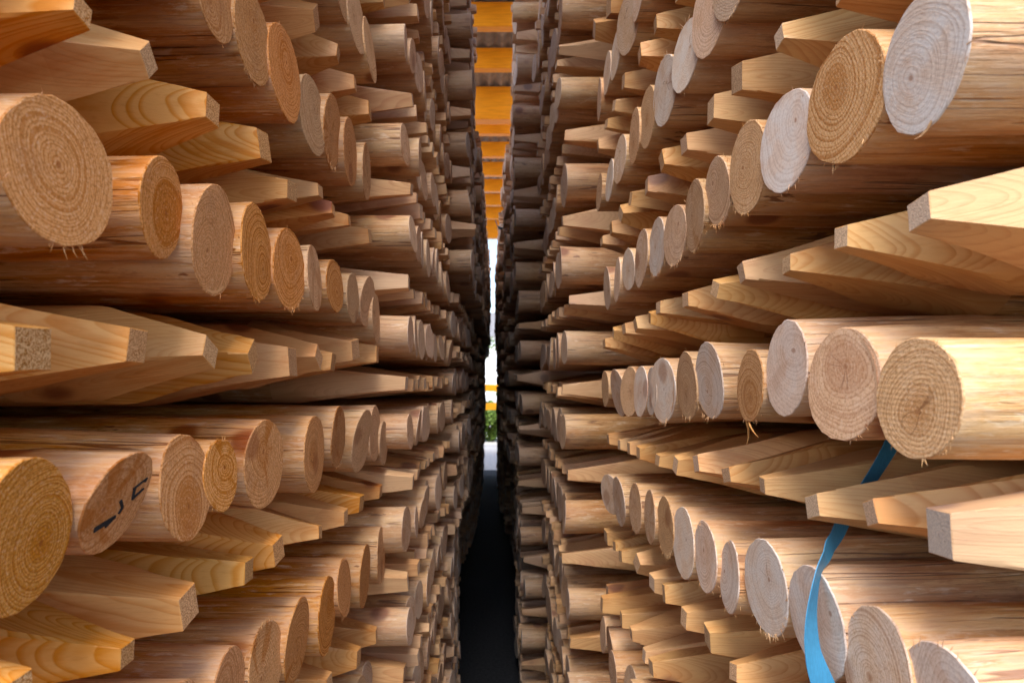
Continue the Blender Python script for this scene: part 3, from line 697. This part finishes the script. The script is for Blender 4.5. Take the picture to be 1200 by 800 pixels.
def leafy(name, loc, h, rad, seed, label, cat, trunk_h):
    root = bpy.data.objects.new(name, None); COL.objects.link(root); root.location = loc; tag(root, label, cat, None if cat != 'shrub' else 'shrubs beyond the aisle')
    rng = random.Random(seed); mb = MB()
    cl = [(Vector((rng.gauss(0, .45) * rad, rng.gauss(0, .45) * rad, trunk_h + (h - trunk_h) * rng.random())), rng.uniform(.2, .45) * rad) for _ in range(26)]
    for _ in range(5200):
        c, q = rng.choice(cl); d = Vector((rng.gauss(0, 1), rng.gauss(0, 1), rng.gauss(0, 1))).normalized() * q * rng.uniform(.55, 1.05)
        p = c + d
        if p.z < .03: continue
        a = Vector((rng.gauss(0, 1), rng.gauss(0, 1), rng.gauss(0, 1))).normalized(); b = a.orthogonal().normalized(); L = rng.uniform(.035, .07) * (1 + rad * .3)
        k = [mb.vert(tuple(p + q2)) for q2 in (a * L, b * L * .45, -a * L, -b * L * .45)]
        mb.face(k, 0, False)
    mb.build('crown', M_LEAF, root, attrs=False)
    tb = MB(); n = 10; prev = None
    for i in range(6):
        t = i / 5; r = (.05 + .05 * rad) * (1 - .7 * t); ring = [tb.vert((r * math.cos(6.2832 * k / n) + .05 * math.sin(3 * t), r * math.sin(6.2832 * k / n), h * .8 * t)) for k in range(n)]
        if prev:
            for k in range(n): tb.face([prev[k], prev[(k + 1) % n], ring[(k + 1) % n], ring[k]])
        prev = ring
    for _ in range(9):
        t = rng.uniform(.3, .9); o = Vector((.05 * math.sin(3 * t), 0, h * .8 * t)); e = rng.choice(cl)[0]; d = e - o; s1 = d.orthogonal().normalized() * .02; s2 = d.cross(s1).normalized() * .02
        a = [tb.vert(tuple(o + q)) for q in (s1, s2, -s1, -s2)]; b = tb.vert(tuple(e))
        for k in range(4): tb.face([a[k], a[(k + 1) % 4], b])
    tb.build('trunk', M_TRUNK, root, attrs=False)
leafy('shrub', (-.05, 19, 0), 0.95, .55, 3, 'bright green shrub filling the gap below the orange barrier rails', 'shrub', .1)
leafy('shrub', (1.3, 26, 0), 1.9, .9, 4, 'taller green shrub behind the stacks beside the bright one', 'shrub', .1)
leafy('tree', (-2.6, 34, 0), 6.5, 2.2, 5, 'leafy green tree standing in front of the pale building', 'tree', 1.6)

# ------------------------------------------------------------------ light
w = bpy.data.worlds.new('World'); S.world = w; w.use_nodes = True
nt = w.node_tree; nt.nodes.clear()
sky = nt.nodes.new('ShaderNodeTexSky'); sky.sky_type = 'NISHITA'; sky.sun_disc = False
SE, SA = math.radians(58), math.radians(189)     # elevation; azimuth from +Y towards +X
sky.sun_elevation = SE; sky.sun_rotation = SA; sky.air_density = 1.0; sky.dust_density = 1.5; sky.ozone_density = 1.0
bg = nt.nodes.new('ShaderNodeBackground'); bg.inputs[1].default_value = 0.105
wo = nt.nodes.new('ShaderNodeOutputWorld'); nt.links.new(sky.outputs[0], bg.inputs[0]); nt.links.new(bg.outputs[0], wo.inputs[0])
L = bpy.data.lights.new('sun', 'SUN'); L.energy = 1.42; L.angle = math.radians(32); L.color = (1, .96, .91)
so = bpy.data.objects.new('sun', L); COL.objects.link(so)
d = Vector((math.sin(SA) * math.cos(SE), math.cos(SA) * math.cos(SE), math.sin(SE)))
so.rotation_euler = d.to_track_quat('Z', 'Y').to_euler()

# ------------------------------------------------------------------ camera
cam = bpy.data.cameras.new('camera'); co = bpy.data.objects.new('camera', cam); COL.objects.link(co)
cam.sensor_width = 36; cam.lens = 24; cam.shift_x = (600 - U0) / 1200; cam.shift_y = (V0 - 400) / 1200
cam.clip_start = .02; cam.clip_end = 2000
co.location = (0, 0, EYE); co.rotation_euler = (math.radians(90), 0, 0)
cam.dof.use_dof = True; cam.dof.focus_distance = .95; cam.dof.aperture_fstop = 9.5
S.camera = co
S.render.engine = 'CYCLES'
S.cycles.max_bounces = 10; S.cycles.diffuse_bounces = 7
S.cycles.use_denoising = True
S.view_settings.view_transform = 'Standard'; S.view_settings.look = 'None'
S.view_settings.exposure = 1.82; S.view_settings.gamma = 1
